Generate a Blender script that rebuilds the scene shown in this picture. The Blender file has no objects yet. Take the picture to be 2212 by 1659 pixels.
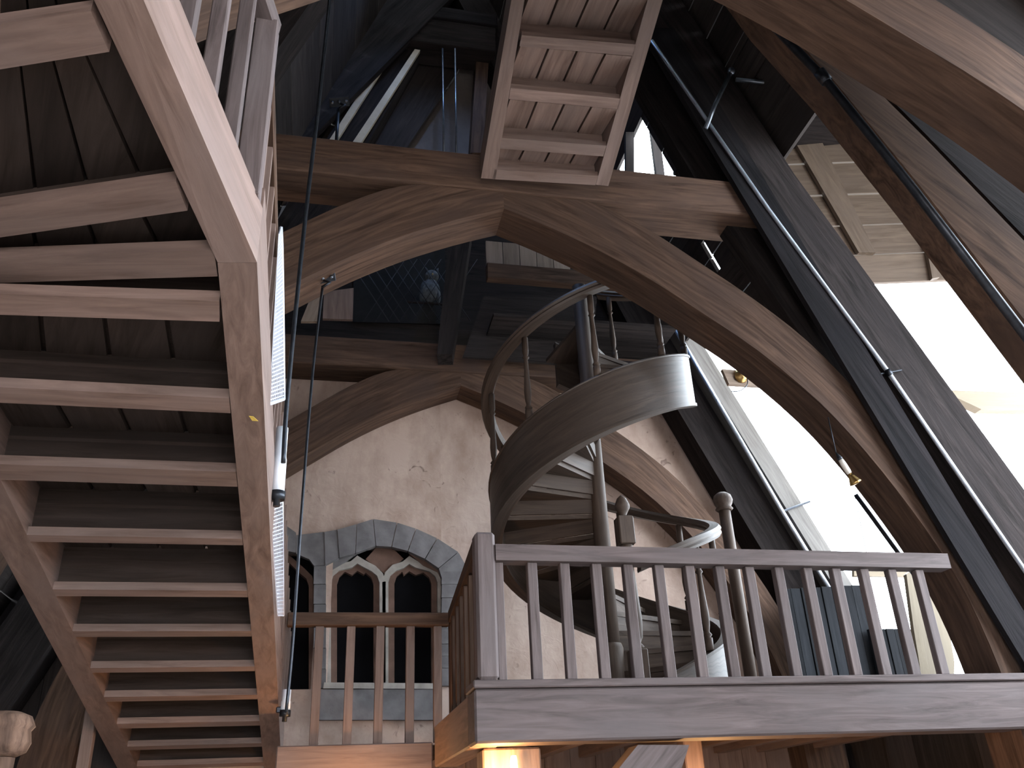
import bpy, bmesh, math, random
from mathutils import Vector as V, Matrix
random.seed(7)
sc = bpy.context.scene
COL = sc.collection

# ------------------------------------------------------------------ camera
FPX = 1900.0
PITCH, YAW, ROLL = math.radians(26.9018), math.radians(12.8052), math.radians(-2.7303)
CAM = V((0, 0, 1.6))
_f = V((math.sin(YAW)*math.cos(PITCH), math.cos(YAW)*math.cos(PITCH), math.sin(PITCH)))
_r0 = V((math.cos(YAW), -math.sin(YAW), 0))
_u0 = _r0.cross(_f)
RT = math.cos(ROLL)*_r0 + math.sin(ROLL)*_u0
UP = -math.sin(ROLL)*_r0 + math.cos(ROLL)*_u0
FW = _f
cd = bpy.data.cameras.new('camera')
cd.sensor_fit = 'HORIZONTAL'; cd.sensor_width = 36.0
cd.lens = FPX*36.0/2212.0
cd.clip_start = 0.02; cd.clip_end = 400
cam = bpy.data.objects.new('camera', cd); COL.objects.link(cam)
mw = Matrix((RT, UP, -FW)).transposed().to_4x4(); mw.translation = CAM
cam.matrix_world = mw
sc.camera = cam

# ------------------------------------------------------------------ world, light, exposure
w = bpy.data.worlds.new('sky'); sc.world = w; w.use_nodes = True
bg = w.node_tree.nodes['Background']
bg.inputs['Color'].default_value = (0.80, 0.90, 1.0, 1)
bg.inputs['Strength'].default_value = 20.0
sc.view_settings.view_transform = 'Standard'
sc.view_settings.look = 'None'
sc.view_settings.gamma = 1.0
sc.view_settings.use_curve_mapping = False
sc.view_settings.exposure = 0.0

def area(name, loc, to, sx, sy, power, color):
    l = bpy.data.lights.new(name, 'AREA'); l.shape = 'RECTANGLE'; l.size = sx; l.size_y = sy
    l.energy = power; l.color = color
    o = bpy.data.objects.new(name, l); COL.objects.link(o)
    d = (V(to)-V(loc)).normalized()
    o.matrix_world = Matrix.Translation(loc) @ d.to_track_quat('-Z', 'Y').to_matrix().to_4x4()
    return o
# daylight through the wide entrance behind the viewer
area('entrance_daylight', (0.8, -4.4, 2.6), (0.8, -1.2, 0.0), 4.8, 1.6, 230, (1.0, 0.89, 0.86))

# ------------------------------------------------------------------ measuring helpers
def ray(x, y):
    return RT*((x-1106)/FPX) - UP*((y-829.5)/FPX) + FW
def PY(x, y, Y):
    d = ray(x, y); return CAM + d*(Y/d.y)
def PZ(x, y, Z):
    d = ray(x, y); return CAM + d*((Z-1.6)/d.z)
def PP(x, y, p0, n):
    d = ray(x, y); return CAM + d*(n.dot(p0-CAM)/n.dot(d))

# ------------------------------------------------------------------ materials
def nt(name):
    m = bpy.data.materials.new(name); m.use_nodes = True
    t = m.node_tree; b = t.nodes['Principled BSDF']
    return m, t, b
def wood(name, c1, c2, c3=None, rough=0.6, sc_=1.0, bump=0.25, var=0.35, spec=0.35, uv=False):
    m, t, b = nt(name); N = t.nodes; L = t.links
    tc = N.new('ShaderNodeTexCoord'); oi = N.new('ShaderNodeObjectInfo')
    add = N.new('ShaderNodeVectorMath'); add.operation = 'ADD'
    mul = N.new('ShaderNodeVectorMath'); mul.operation = 'SCALE'; mul.inputs['Scale'].default_value = 37.0
    cx = N.new('ShaderNodeCombineXYZ')
    for i in range(3): L.new(oi.outputs['Random'], cx.inputs[i])
    L.new(cx.outputs[0], mul.inputs[0]); L.new(tc.outputs['UV' if uv else 'Object'], add.inputs[0]); L.new(mul.outputs[0], add.inputs[1])
    mp = N.new('ShaderNodeMapping'); mp.inputs['Scale'].default_value = (0.9*sc_, 11*sc_, 11*sc_)
    L.new(add.outputs[0], mp.inputs['Vector'])
    n1 = N.new('ShaderNodeTexNoise'); n1.inputs['Scale'].default_value = 1.6; n1.inputs['Detail'].default_value = 8
    n1.inputs['Roughness'].default_value = 0.62; n1.inputs['Distortion'].default_value = 0.8
    L.new(mp.outputs[0], n1.inputs['Vector'])
    mp2 = N.new('ShaderNodeMapping'); mp2.inputs['Scale'].default_value = (1.1, 3.0, 3.0)
    L.new(add.outputs[0], mp2.inputs['Vector'])
    n2 = N.new('ShaderNodeTexNoise'); n2.inputs['Scale'].default_value = 1.3; n2.inputs['Detail'].default_value = 4
    L.new(mp2.outputs[0], n2.inputs['Vector'])
    r = N.new('ShaderNodeValToRGB'); e = r.color_ramp.elements
    e[0].position = 0.30; e[0].color = (*c1, 1); e[1].position = 0.72; e[1].color = (*c2, 1)
    L.new(n1.outputs['Fac'], r.inputs['Fac'])
    mx = N.new('ShaderNodeMix'); mx.data_type = 'RGBA'; mx.blend_type = 'MIX'
    c3 = c3 or tuple(0.5*(a+bb) for a, bb in zip(c1, c2))
    mx.inputs['B'].default_value = (*c3, 1)
    mr = N.new('ShaderNodeMapRange'); mr.inputs['From Min'].default_value = .42; mr.inputs['From Max'].default_value = .68
    mr.inputs['To Max'].default_value = .75
    L.new(n2.outputs['Fac'], mr.inputs['Value']); L.new(mr.outputs[0], mx.inputs['Factor'])
    L.new(r.outputs[0], mx.inputs['A'])
    hv = N.new('ShaderNodeHueSaturation')
    mv = N.new('ShaderNodeMapRange'); mv.inputs['To Min'].default_value = 1-var; mv.inputs['To Max'].default_value = 1+var
    L.new(oi.outputs['Random'], mv.inputs['Value']); L.new(mv.outputs[0], hv.inputs['Value'])
    L.new(mx.outputs['Result'], hv.inputs['Color']); L.new(hv.outputs[0], b.inputs['Base Color'])
    b.inputs['Roughness'].default_value = rough
    b.inputs['Specular IOR Level'].default_value = spec
    bp = N.new('ShaderNodeBump'); bp.inputs['Strength'].default_value = bump; bp.inputs['Distance'].default_value = 0.012
    L.new(n1.outputs['Fac'], bp.inputs['Height']); L.new(bp.outputs[0], b.inputs['Normal'])
    return m
def plain(name, c, rough=0.5, metal=0.0, noise=0.25, scale=9.0, bump=0.0):
    m, t, b = nt(name); N = t.nodes; L = t.links
    tc = N.new('ShaderNodeTexCoord')
    n1 = N.new('ShaderNodeTexNoise'); n1.inputs['Scale'].default_value = scale; n1.inputs['Detail'].default_value = 5
    L.new(tc.outputs['Object'], n1.inputs['Vector'])
    r = N.new('ShaderNodeValToRGB'); e = r.color_ramp.elements
    e[0].position = .3; e[0].color = (*[v*(1-noise) for v in c], 1)
    e[1].position = .7; e[1].color = (*[min(1, v*(1+noise)) for v in c], 1)
    L.new(n1.outputs['Fac'], r.inputs['Fac']); L.new(r.outputs[0], b.inputs['Base Color'])
    b.inputs['Roughness'].default_value = rough; b.inputs['Metallic'].default_value = metal
    if bump:
        bp = N.new('ShaderNodeBump'); bp.inputs['Strength'].default_value = bump; bp.inputs['Distance'].default_value = 0.02
        L.new(n1.outputs['Fac'], bp.inputs['Height']); L.new(bp.outputs[0], b.inputs['Normal'])
    return m
def emit(name, c, s):
    m, t, b = nt(name)
    b.inputs['Base Color'].default_value = (*c, 1)
    b.inputs['Emission Color'].default_value = (*c, 1); b.inputs['Emission Strength'].default_value = s
    return m
def plaster_mat(name, c, c2, c3):
    m, t, b = nt(name); N = t.nodes; L = t.links
    tc = N.new('ShaderNodeTexCoord')
    mp = N.new('ShaderNodeMapping'); mp.inputs['Scale'].default_value = (1.0, 1.0, 0.55)
    L.new(tc.outputs['Object'], mp.inputs['Vector'])
    n1 = N.new('ShaderNodeTexNoise'); n1.inputs['Scale'].default_value = 2.2; n1.inputs['Detail'].default_value = 6; n1.inputs['Roughness'].default_value = .65
    L.new(mp.outputs[0], n1.inputs['Vector'])
    r = N.new('ShaderNodeValToRGB'); e = r.color_ramp.elements
    e[0].position = .32; e[0].color = (*c2, 1); e[1].position = .60; e[1].color = (*c, 1)
    L.new(n1.outputs['Fac'], r.inputs['Fac'])
    n2 = N.new('ShaderNodeTexNoise'); n2.inputs['Scale'].default_value = 7.0; n2.inputs['Detail'].default_value = 9; n2.inputs['Distortion'].default_value = 1.5
    L.new(tc.outputs['Object'], n2.inputs['Vector'])
    mr = N.new('ShaderNodeMapRange'); mr.inputs['From Min'].default_value = .66; mr.inputs['From Max'].default_value = .75
    L.new(n2.outputs['Fac'], mr.inputs['Value'])
    mx = N.new('ShaderNodeMix'); mx.data_type = 'RGBA'; mx.inputs['B'].default_value = (*c3, 1)
    L.new(mr.outputs[0], mx.inputs['Factor']); L.new(r.outputs[0], mx.inputs['A'])
    L.new(mx.outputs['Result'], b.inputs['Base Color'])
    b.inputs['Roughness'].default_value = .9
    bp = N.new('ShaderNodeBump'); bp.inputs['Strength'].default_value = .35; bp.inputs['Distance'].default_value = 0.02
    L.new(n2.outputs['Fac'], bp.inputs['Height']); L.new(bp.outputs[0], b.inputs['Normal'])
    return m

TR = ((.034, .020, .014), (.135, .083, .058), (.066, .043, .034))
W_TRUSS = wood('weathered_oak_dark', *TR, rough=.8, spec=.12)
W_ARCH = wood('weathered_oak_curved', *TR, uv=True, var=.12, rough=.8, spec=.12)
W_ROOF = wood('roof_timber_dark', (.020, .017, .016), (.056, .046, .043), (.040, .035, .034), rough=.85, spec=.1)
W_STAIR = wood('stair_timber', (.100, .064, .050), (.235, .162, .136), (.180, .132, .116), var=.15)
W_PLANK = wood('stair_plank', (.022, .016, .013), (.055, .040, .034), (.040, .031, .028), rough=.85, spec=.08)  # darker than the stair timber, shade of the stair recesses put into the colour
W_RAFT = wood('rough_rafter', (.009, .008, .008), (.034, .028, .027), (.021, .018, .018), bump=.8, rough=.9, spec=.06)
W_GABLE = wood('gable_board', (.095, .07, .05), (.21, .16, .12), (.15, .115, .09), var=.12)
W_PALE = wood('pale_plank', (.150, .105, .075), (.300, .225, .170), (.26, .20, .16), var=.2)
W_GAL = wood('gallery_timber', (.060, .046, .044), (.165, .130, .126), (.120, .100, .100), var=.12, rough=.7, spec=.2)
SP = ((.034, .023, .017), (.098, .070, .054), (.062, .045, .036))
W_SPIRAL = wood('spiral_timber', *SP, rough=.62, var=.08, spec=.22)
W_HELIX = wood('spiral_band_timber', (.026, .018, .013), (.078, .056, .044), (.048, .035, .028), rough=.52, var=.08, spec=.34, uv=True)
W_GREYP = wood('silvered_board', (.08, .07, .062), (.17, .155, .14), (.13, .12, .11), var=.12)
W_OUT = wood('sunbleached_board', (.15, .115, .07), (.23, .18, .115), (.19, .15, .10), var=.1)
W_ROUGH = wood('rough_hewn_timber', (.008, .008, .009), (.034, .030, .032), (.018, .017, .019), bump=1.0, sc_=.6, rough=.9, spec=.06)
PLASTER = plaster_mat('old_plaster', (.50, .385, .325), (.34, .235, .19), (.19, .13, .11))
PLASTER2 = plaster_mat('grey_plaster', (.17, .145, .13), (.12, .10, .09), (.08, .07, .06))
PLPALE = plaster_mat('limewash', (.62, .55, .43), (.50, .43, .33), (.40, .33, .25))
STONE = plain('grey_stone', (.150, .140, .142), .85, 0, .3, 6, .4)
STONE_L = plain('pale_stone', (.33, .30, .27), .85, 0, .25, 6, .3)
BRICKY = plain('reddish_stone', (.13, .075, .055), .85, 0, .3, 6, .3)
PAVE = plain('paving', (.42, .38, .35), .9, 0, .15, 1.2)
IRON = plain('black_iron', (.030, .034, .042), .38, .7, .3, 20)
STEEL = plain('grey_conduit', (.20, .23, .27), .32, .9, .2, 14)
CONDUIT = plain('zinc_conduit', (.50, .56, .64), .38, .6, .12, 14)
BRASS = plain('aged_brass', (.55, .36, .14), .3, 1.0, .2, 14)
PANE = plain('dark_glass', (.004, .004, .005), .7, 0, .2, 5)
PANE.node_tree.nodes['Principled BSDF'].inputs['Specular IOR Level'].default_value = .05
DARK = plain('dark_interior', (.010, .009, .009), .9)
WHITE = plain('white_enamel', (.70, .74, .80), .35, 0, .05)
MESHW = plain('galvanised_wire', (.62, .66, .74), .45, .3, .1, 30)
SLATE = wood('tarred_board', (.006, .007, .008), (.018, .019, .022), rough=.85, spec=.08)
LEAFM = plain('yellow_leaf', (.60, .42, .08), .7)
FEATHER = plain('pale_grey_feathers', (.15, .17, .19), .8, 0, .45, 24, .5)
FEATHER_D = plain('slate_feathers', (.07, .085, .10), .8, 0, .45, 24, .5)
EYE = plain('amber_eye', (.55, .30, .03), .2)
BULB = emit('warm_bulb', (1.0, .62, .22), 14)
CANDLE = emit('candle_glass', (1.0, .72, .36), 26)
GLASSLIT = plain('milk_glass', (.75, .72, .66), .3, 0, .05)

# ------------------------------------------------------------------ mesh helpers
WM = {}
def link(name, me, M, parent=None, mat=None):
    o = bpy.data.objects.new(name, me); COL.objects.link(o)
    if mat is not None and me is not None and not me.materials: me.materials.append(mat)
    WM[o] = M
    if parent is not None:
        o.parent = parent
        o.matrix_basis = WM[parent].inverted() @ M
    else:
        o.matrix_basis = M
    return o
def tag(o, label=None, cat=None, group=None, kind=None):
    if label: o['label'] = label
    if cat: o['category'] = cat
    if group: o['group'] = group
    if kind: o['kind'] = kind
    return o
def thing(name, loc, label=None, cat=None, group=None, kind=None):
    o = link(name, None, Matrix.Translation(V(loc))); o.empty_display_size = .1
    return tag(o, label, cat, group, kind)
def frame(axis, up=(0, 0, 1)):
    x = V(axis).normalized(); z = V(up)
    z = z - x*z.dot(x)
    if z.length < 1e-4:
        z = V((0, 1, 0)) - x*x.y
    z.normalize(); y = z.cross(x)
    return Matrix((x, y, z)).transposed()
BOXES = {}
def boxmesh(L, wd, h, bev, mat):
    k = (round(L, 3), round(wd, 3), round(h, 3), round(bev, 4), mat.name)
    if k in BOXES: return BOXES[k]
    bm = bmesh.new(); bmesh.ops.create_cube(bm, size=1.0)
    for v in bm.verts: v.co = V((v.co.x*L, v.co.y*wd, v.co.z*h))
    if bev > 0: bmesh.ops.bevel(bm, geom=bm.edges[:], offset=min(bev, .3*min(L, wd, h)), segments=1, affect='EDGES')
    me = bpy.data.meshes.new('box'); bm.to_mesh(me); bm.free(); me.materials.append(mat)
    BOXES[k] = me; return me
def bar(name, p0, p1, wd, h, mat, parent=None, up=(0, 0, 1), bev=.008):
    p0 = V(p0); p1 = V(p1); R = frame(p1-p0, up)
    M = Matrix.Translation((p0+p1)/2) @ R.to_4x4()
    return link(name, boxmesh((p1-p0).length, wd, h, bev, mat), M, parent)
def box(name, lo, hi, mat, parent=None, bev=.006):
    lo = V(lo); hi = V(hi); d = hi-lo
    ax = max(range(3), key=lambda i: d[i]); e = V((0, 0, 0)); e[ax] = 1
    c = (lo+hi)/2; up = V((0, 0, 1)) if ax != 2 else V((0, 1, 0))
    R = frame(e, up); dl = R.transposed() @ d
    M = Matrix.Translation(c) @ R.to_4x4()
    return link(name, boxmesh(abs(dl.x), abs(dl.y), abs(dl.z), bev, mat), M, parent)
def mesh(name, vs, fs, mat, parent=None, axis=None, smooth=False, up=(0, 0, 1)):
    vs = [V(v) for v in vs]; c = sum(vs, V())/len(vs)
    R = frame(axis, up) if axis is not None else Matrix.Identity(3)
    RT_ = R.transposed()
    me = bpy.data.meshes.new(name); me.from_pydata([RT_ @ (v-c) for v in vs], [], fs)
    bm = bmesh.new(); bm.from_mesh(me); bmesh.ops.recalc_face_normals(bm, faces=bm.faces[:])
    if smooth:
        for f in bm.faces: f.smooth = True
    bm.to_mesh(me); bm.free(); me.materials.append(mat)
    return link(name, me, Matrix.Translation(c) @ R.to_4x4(), parent)
def prism(name, pts, ext, mat, parent=None, axis=None):
    n = len(pts); pts = [V(p) for p in pts]; ext = V(ext)
    if axis is None:
        best = 0
        for i in range(n):
            d = pts[i]-pts[(i+1) % n]
            if d.length > best: best = d.length; axis = d
        if ext.length > best*1.5: axis = ext
    fs = [list(range(n)), list(range(2*n-1, n-1, -1))]
    fs += [[i, (i+1) % n, n+(i+1) % n, n+i] for i in range(n)]
    return mesh(name, pts+[p+ext for p in pts], fs, mat, parent, axis)
def band(name, a, b, ext, mat, parent=None, axis=None):
    """curved plank: edge line a, edge line b, thickness vector"""
    n = len(a); a = [V(p) for p in a]; b = [V(p) for p in b]; e = V(ext)
    vs = a + b + [p+e for p in a] + [p+e for p in b]; fs = []
    for i in range(n-1):
        fs += [[i, i+1, n+i+1, n+i], [2*n+i, 3*n+i, 3*n+i+1, 2*n+i+1],
               [i, 2*n+i, 2*n+i+1, i+1], [n+i, n+i+1, 3*n+i+1, 3*n+i]]
    fs += [[0, n, 3*n, 2*n], [n-1, 3*n-1, 4*n-1, 2*n-1]]
    o = mesh(name, vs, fs, mat, parent, axis or (a[-1]-a[0]))
    u = [0.0]
    for i in range(1, n): u.append(u[-1]+(.5*(a[i]+b[i])-.5*(a[i-1]+b[i-1])).length)
    set_uv(o, [(u[i], 0) for i in range(n)] + [(u[i], (a[i]-b[i]).length) for i in range(n)]
           + [(u[i], -e.length) for i in range(n)] + [(u[i], (a[i]-b[i]).length+e.length) for i in range(n)])
    return o
def tube(name, pts, r, mat, parent=None, seg=10, caps=True):
    pts = [V(p) for p in pts]; vs = []; fs = []
    n = len(pts); prev = None
    for i, p in enumerate(pts):
        t = (pts[min(i+1, n-1)]-pts[max(i-1, 0)]).normalized()
        if prev is None:
            u = t.orthogonal().normalized()
        else:
            u = (prev - t*prev.dot(t)).normalized()
        prev = u; v = t.cross(u)
        rr = r[i] if isinstance(r, (list, tuple)) else r
        for k in range(seg):
            a = 2*math.pi*k/seg; vs.append(p + (u*math.cos(a)+v*math.sin(a))*rr)
    for i in range(n-1):
        for k in range(seg):
            k2 = (k+1) % seg; fs.append([i*seg+k, i*seg+k2, (i+1)*seg+k2, (i+1)*seg+k])
    if caps:
        fs += [list(range(seg))[::-1], list(range((n-1)*seg, n*seg))]
    return mesh(name, vs, fs, mat, parent, pts[-1]-pts[0], smooth=True)
def lathe(name, prof, base, mat, parent=None, seg=14, axis=(0, 0, 1)):
    """prof: list of (r, h) from base along axis"""
    R = frame(axis, (0, 1, 0)); vs = []; fs = []
    key = None; n = len(prof)
    for r, h in prof:
        for k in range(seg):
            a = 2*math.pi*k/seg
            vs.append((h, r*math.cos(a), r*math.sin(a)))
    for i in range(n-1):
        for k in range(seg):
            k2 = (k+1) % seg; fs.append([i*seg+k, i*seg+k2, (i+1)*seg+k2, (i+1)*seg+k])
    fs += [list(range(seg))[::-1], list(range((n-1)*seg, n*seg))]
    k = (tuple(prof), seg, mat.name)
    if k in BOXES: me = BOXES[k]
    else:
        me = bpy.data.meshes.new(name); me.from_pydata(vs, [], fs)
        bm = bmesh.new(); bm.from_mesh(me); bmesh.ops.recalc_face_normals(bm, faces=bm.faces[:])
        for f in bm.faces: f.smooth = len(f.verts) == 4
        bm.to_mesh(me); bm.free(); me.materials.append(mat); BOXES[k] = me
    return link(name, me, Matrix.Translation(V(base)) @ R.to_4x4(), parent)
def set_uv(o, uvs):
    ul = o.data.uv_layers.new(name='grain')
    for lp in o.data.loops: ul.data[lp.index].uv = uvs[lp.vertex_index]
def lerp(a, b, t): return a + (b-a)*t
def smooth_poly(P, k=4):
    P = [V(p) for p in P]; out = []
    for i in range(len(P)-1):
        p0 = P[max(i-1, 0)]; p1 = P[i]; p2 = P[i+1]; p3 = P[min(i+2, len(P)-1)]
        for j in range(k):
            t = j/k
            out.append(.5*((2*p1)+(p2-p0)*t+(2*p0-5*p1+4*p2-p3)*t*t+(3*p1-p0-3*p2+p3)*t**3))
    out.append(P[-1]); return out

# ================================================================== SETTING
FLOOR_Z = 2.49          # gallery floor level
YA, YC, YN = 6.1, 9.58, 3.05   # front faces of the front, rear and near trusses
AX = 1.39               # axis of symmetry of the roof
fl = box('floor', (-40, -40, -.3), (40, 40, 0), PAVE, bev=0); fl['kind'] = 'structure'

# back wall of plaster with a real window opening
YB = 10.0
wb = thing('wall_back', (1.5, YB, 0), kind='structure')
HX0, HX1, HZ0, HZ1 = PY(706, 1480, YB).x, PY(955, 1480, YB).x, PY(800, 1487, YB).z, PY(820, 1178, YB).z
H2X0, H2X1, H2Z1 = -1.05, PY(676, 1400, YB).x, PY(620, 1190, YB).z
def roofx0(z): return 4.323 + (7.234-z)/(2.2 if z < 7.234 else 2.65) - .25
def wallpiece(x0, x1, z0, z1, m=PLASTER, y0=YB, y1=YB+.22):
    return box('panel', (x0, y0, z0), (x1, y1, z1), m, wb, bev=0)
ZT = 6.75
wallpiece(-4.5, H2X0, 0, ZT); wallpiece(H2X0, HX1, 0, HZ0); wallpiece(H2X1, HX0, HZ0, HZ1)
wallpiece(H2X0, H2X1, H2Z1, HZ1); wallpiece(H2X0, HX1, HZ1, ZT); prism('panel', [(HX1, YB, 0), (roofx0(0), YB, 0), (roofx0(ZT), YB, ZT), (HX1, YB, ZT)], (0, .22, 0), PLASTER, wb, axis=(1, 0, 0))
prism('panel', [(-4.5, YB, ZT), (roofx0(ZT), YB, ZT), (roofx0(9.3), YB, 9.3), (-4.5, YB, 9.3)], (0, .22, 0), W_ROOF, wb, axis=(1, 0, 0))
prism('panel', [(-2, YB, 9.3), (roofx0(9.3), YB, 9.3), (roofx0(14.5), YB, 14.5), (-2, YB, 14.5)], (0, .22, 0), PLASTER2, wb, axis=(1, 0, 0))
for i in range(9):
    box('board', (-4.4+i*.285, YB-.05, 0), (-4.4+i*.285+.28, YB-.004, 6.2), W_ROOF, wb, bev=0)
for i in range(18):
    box('board', (1.0+i*.285, YB-.05, 0), (1.0+i*.285+.28, YB-.004, 2.44), W_STAIR, wb, bev=0)
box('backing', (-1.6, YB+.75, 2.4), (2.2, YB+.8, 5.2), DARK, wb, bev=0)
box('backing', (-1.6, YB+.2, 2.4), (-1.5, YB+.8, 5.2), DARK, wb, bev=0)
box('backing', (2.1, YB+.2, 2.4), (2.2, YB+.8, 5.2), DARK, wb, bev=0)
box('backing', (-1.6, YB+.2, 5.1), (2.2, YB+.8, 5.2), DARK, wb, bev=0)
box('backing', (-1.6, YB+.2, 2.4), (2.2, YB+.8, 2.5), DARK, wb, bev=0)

wf = thing('wall_front', (1, -5, 0), kind='structure')
box('panel', (-6, -5.2, 0), (-1.8, -5.0, 15), PLASTER, wf, bev=0)
box('panel', (3.4, -5.2, 0), (9, -5.0, 15), PLASTER, wf, bev=0)
box('panel', (-1.8, -5.2, 3.0), (3.4, -5.0, 15), PLASTER, wf, bev=0)
# ---- roof slopes: boards along the building, in bays
SL = (7.234-3.841)/(5.865-4.323)           # steepness of the roof
SLU = 2.65                                  # steeper above the tie beam
def roofx(z): return 4.323 + (7.234-z)/(SL if z < 7.234 else SLU)  # outer edge of the rafters
SD = V((1, 0, -SL)).normalized(); SN = V((SL, 0, 1)).normalized()
def mir(p): return V((2*AX-p[0], p[1], p[2]))
cr = thing('ceiling_right', (roofx(8), 5, 8), kind='structure')
cl = thing('ceiling_left', (2*AX-roofx(8), 5, 8), kind='structure')
BW = .42
def roof_boards(y0, y1, z0, z1, par, side, mat=W_ROOF, off=.12):
    z = z0
    while z < z1:
        sl = SL if z < 7.1 else SLU
        dz = BW*sl/math.sqrt(1+sl*sl); SN = V((sl, 0, 1)).normalized()
        zm = z+dz/2
        p = V((roofx(zm), 0, zm)) + SN*(off+random.uniform(0, .012))
        a = V((p.x, y0, p.z)); b = V((p.x, y1, p.z)); n = SN.copy()
        if side < 0: a = mir(a); b = mir(b); n = V((-n.x, 0, n.z))
        bar('board', a, b, BW-.012, .05, mat, par, up=n, bev=0)
        z += dz
for (y0, y1) in ((-5.0, 3.2), (3.2, 6.3), (6.3, 9.6), (9.6, 10.0)):
    roof_boards(y0, y1, -.3, 14.9, cl, -1)
roof_boards(-5.0, -1.2, -.3, 14.9, cr, 1)
roof_boards(-1.2, 3.4, 6.3, 14.9, cr, 1)
roof_boards(3.4, 6.3, 7.5, 14.9, cr, 1)
roof_boards(6.3, 8.2, 6.58, 7.15, cr, 1)
roof_boards(6.3, 7.90, 7.15, 7.75, cr, 1)
roof_boards(7.985, 9.7, 7.15, 7.75, cr, 1)
roof_boards(6.3, 9.7, 7.75, 8.52, cr, 1)
roof_boards(6.3, 7.75, 8.52, 9.45, cr, 1)
roof_boards(8.75, 9.7, 8.52, 9.45, cr, 1)
roof_boards(6.3, 9.7, 9.45, 14.9, cr, 1)
roof_boards(9.55, 10.0, -.3, 14.9, cr, 1)
# low right wall below the roof openings
wr2 = thing('wall_right', (6.1, 7, 0), kind='structure')
for i in range(14):
    box('board', (6.0, 3.4+i*.48, 0), (6.04, 3.4+i*.48+.475, 2.47), W_ROOF, wr2, bev=0)
wr = box('wall_right', (6.05, -5.0, 0), (6.25, 10.0, 2.1), PLASTER, bev=0); wr['kind'] = 'structure'

# ================================================================== ROOF TRUSSES
INN = [(1.39, 6.524), (1.80, 6.36), (2.26, 6.14), (2.70, 5.88), (3.10, 5.60), (3.60, 5.23), (4.08, 4.76),
       (4.42, 4.30), (4.70, 3.82), (4.92, 3.35), (5.05, 2.90), (5.13, 2.35), (5.16, 1.6)]
OUT = [(1.39, 6.76), (1.88, 6.73), (2.31, 6.66), (2.73, 6.44), (3.14, 6.15), (3.66, 5.76), (4.10, 5.36),
       (4.50, 4.84), (4.90, 4.25), (5.22, 3.60), (5.45, 3.00), (5.60, 2.35), (5.66, 1.6)]
def truss(yf, label, dx=0.0, dep=.40, tie=True, strut=False, trims=()):
    t = thing('roof_truss', (AX+dx, yf, 1.6), label, 'roof truss')
    for s in (1, -1):
        def q(c, y):
            x, z = c
            return V((AX+dx + s*(x-1.39), y, z))
        a = smooth_poly([q(c, yf) for c in INN], 3); b = smooth_poly([q(c, yf) for c in OUT], 3)
        band('arch_brace', a, b, (0, dep, 0), W_ARCH, t)
        # rafter
        z0, zk, z1 = 1.2, 7.234, 14.0
        ea = [V((roofx(z), yf-.06, z)) for z in (z0, zk, z1)]
        wv = V((-.56, 0, 0))
        qs = ea + [p+wv for p in reversed(ea)]
        qs = [V((AX+dx + s*(p.x-AX), p.y, p.z)) for p in qs]
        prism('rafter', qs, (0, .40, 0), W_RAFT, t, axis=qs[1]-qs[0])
    if tie:
        box('tie_beam', (AX+dx-2.9, yf-.03, 6.70), (AX+dx+2.6, yf+.42, 7.09), W_TRUSS, t, bev=.012)
    box('collar_beam', (AX+dx-1.06, yf-.24, 12.10), (AX+dx+.60, yf+.2, 12.62), W_RAFT, t, bev=.012)
    box('collar_cap', (AX+dx-1.09, yf-.27, 12.625), (AX+dx+.63, yf+.2, 12.88), W_ROUGH, t, bev=.012)
    return t
trN = truss(YN, 'near pair of dark curved timbers crossing the top right corner overhead', tie=False)
trA = truss(YA, 'big pointed arch of curved brown timbers springing from the gallery rail, tie beam on top')
trC = truss(YC, 'rear pointed arch of dark timbers set against the plaster wall behind the spiral stairs', dx=.14)
sp_ = [V((AX+(x-1.39), YN+.1, z)) for x, z in OUT[1:9]]
sp_ += [V((roofx(z)-.2, YN+.1, z)) for z in (4.0, 5.0, 6.0, 7.0, 8.0, 9.0)]
prism('spandrel_panel', sp_, (0, .05, 0), W_ROOF, trN, axis=(1, 0, -1))
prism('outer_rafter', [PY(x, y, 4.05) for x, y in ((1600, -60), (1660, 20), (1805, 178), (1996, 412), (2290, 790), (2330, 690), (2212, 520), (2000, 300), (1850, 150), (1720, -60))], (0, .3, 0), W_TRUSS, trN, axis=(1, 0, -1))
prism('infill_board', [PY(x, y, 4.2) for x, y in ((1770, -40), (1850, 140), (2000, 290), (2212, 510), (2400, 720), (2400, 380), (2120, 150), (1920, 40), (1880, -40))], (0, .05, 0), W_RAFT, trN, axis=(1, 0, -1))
# pegs on the front arch where the two curved timbers meet the tie beam
for px, py in ((819, 470), (1492, 523), (1010, 700)):
    pass
pe = [V((roofx(z)-.50, YA+.16, z)) for z in (3.4, 7.234, 9.5)]
prism('rafter_lining', pe + [p+V((-.45, 0, 0)) for p in reversed(pe)], (0, .17, 0), W_RAFT, trA, axis=(pe[1]-pe[0]))
# outer boards along the right rafters; front truss's board coloured lighter for outside light
def outer_board(par, yf, z0, z1, o0, o1, th, mat):
    a = V((roofx(z0), yf, z0)); b = V((roofx(z1), yf, z1))
    qs = [a+V((o0, 0, 0)), b+V((o0, 0, 0)), b+V((o1, 0, 0)), a+V((o1, 0, 0))]
    return prism('outer_board', qs, (0, th, 0), mat, par, axis=b-a)
outer_board(trA, YA+.22, 2.0, 7.2, .005, .16, .25, W_PALE)['label'] = 'board on the outer edge, coloured lighter for light from outside'
outer_board(trC, YC-.30, 2.0, 7.8, .05, .30, .24, W_GREYP)['label'] = 'board on the outer edge, coloured lighter for light from outside'
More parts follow.
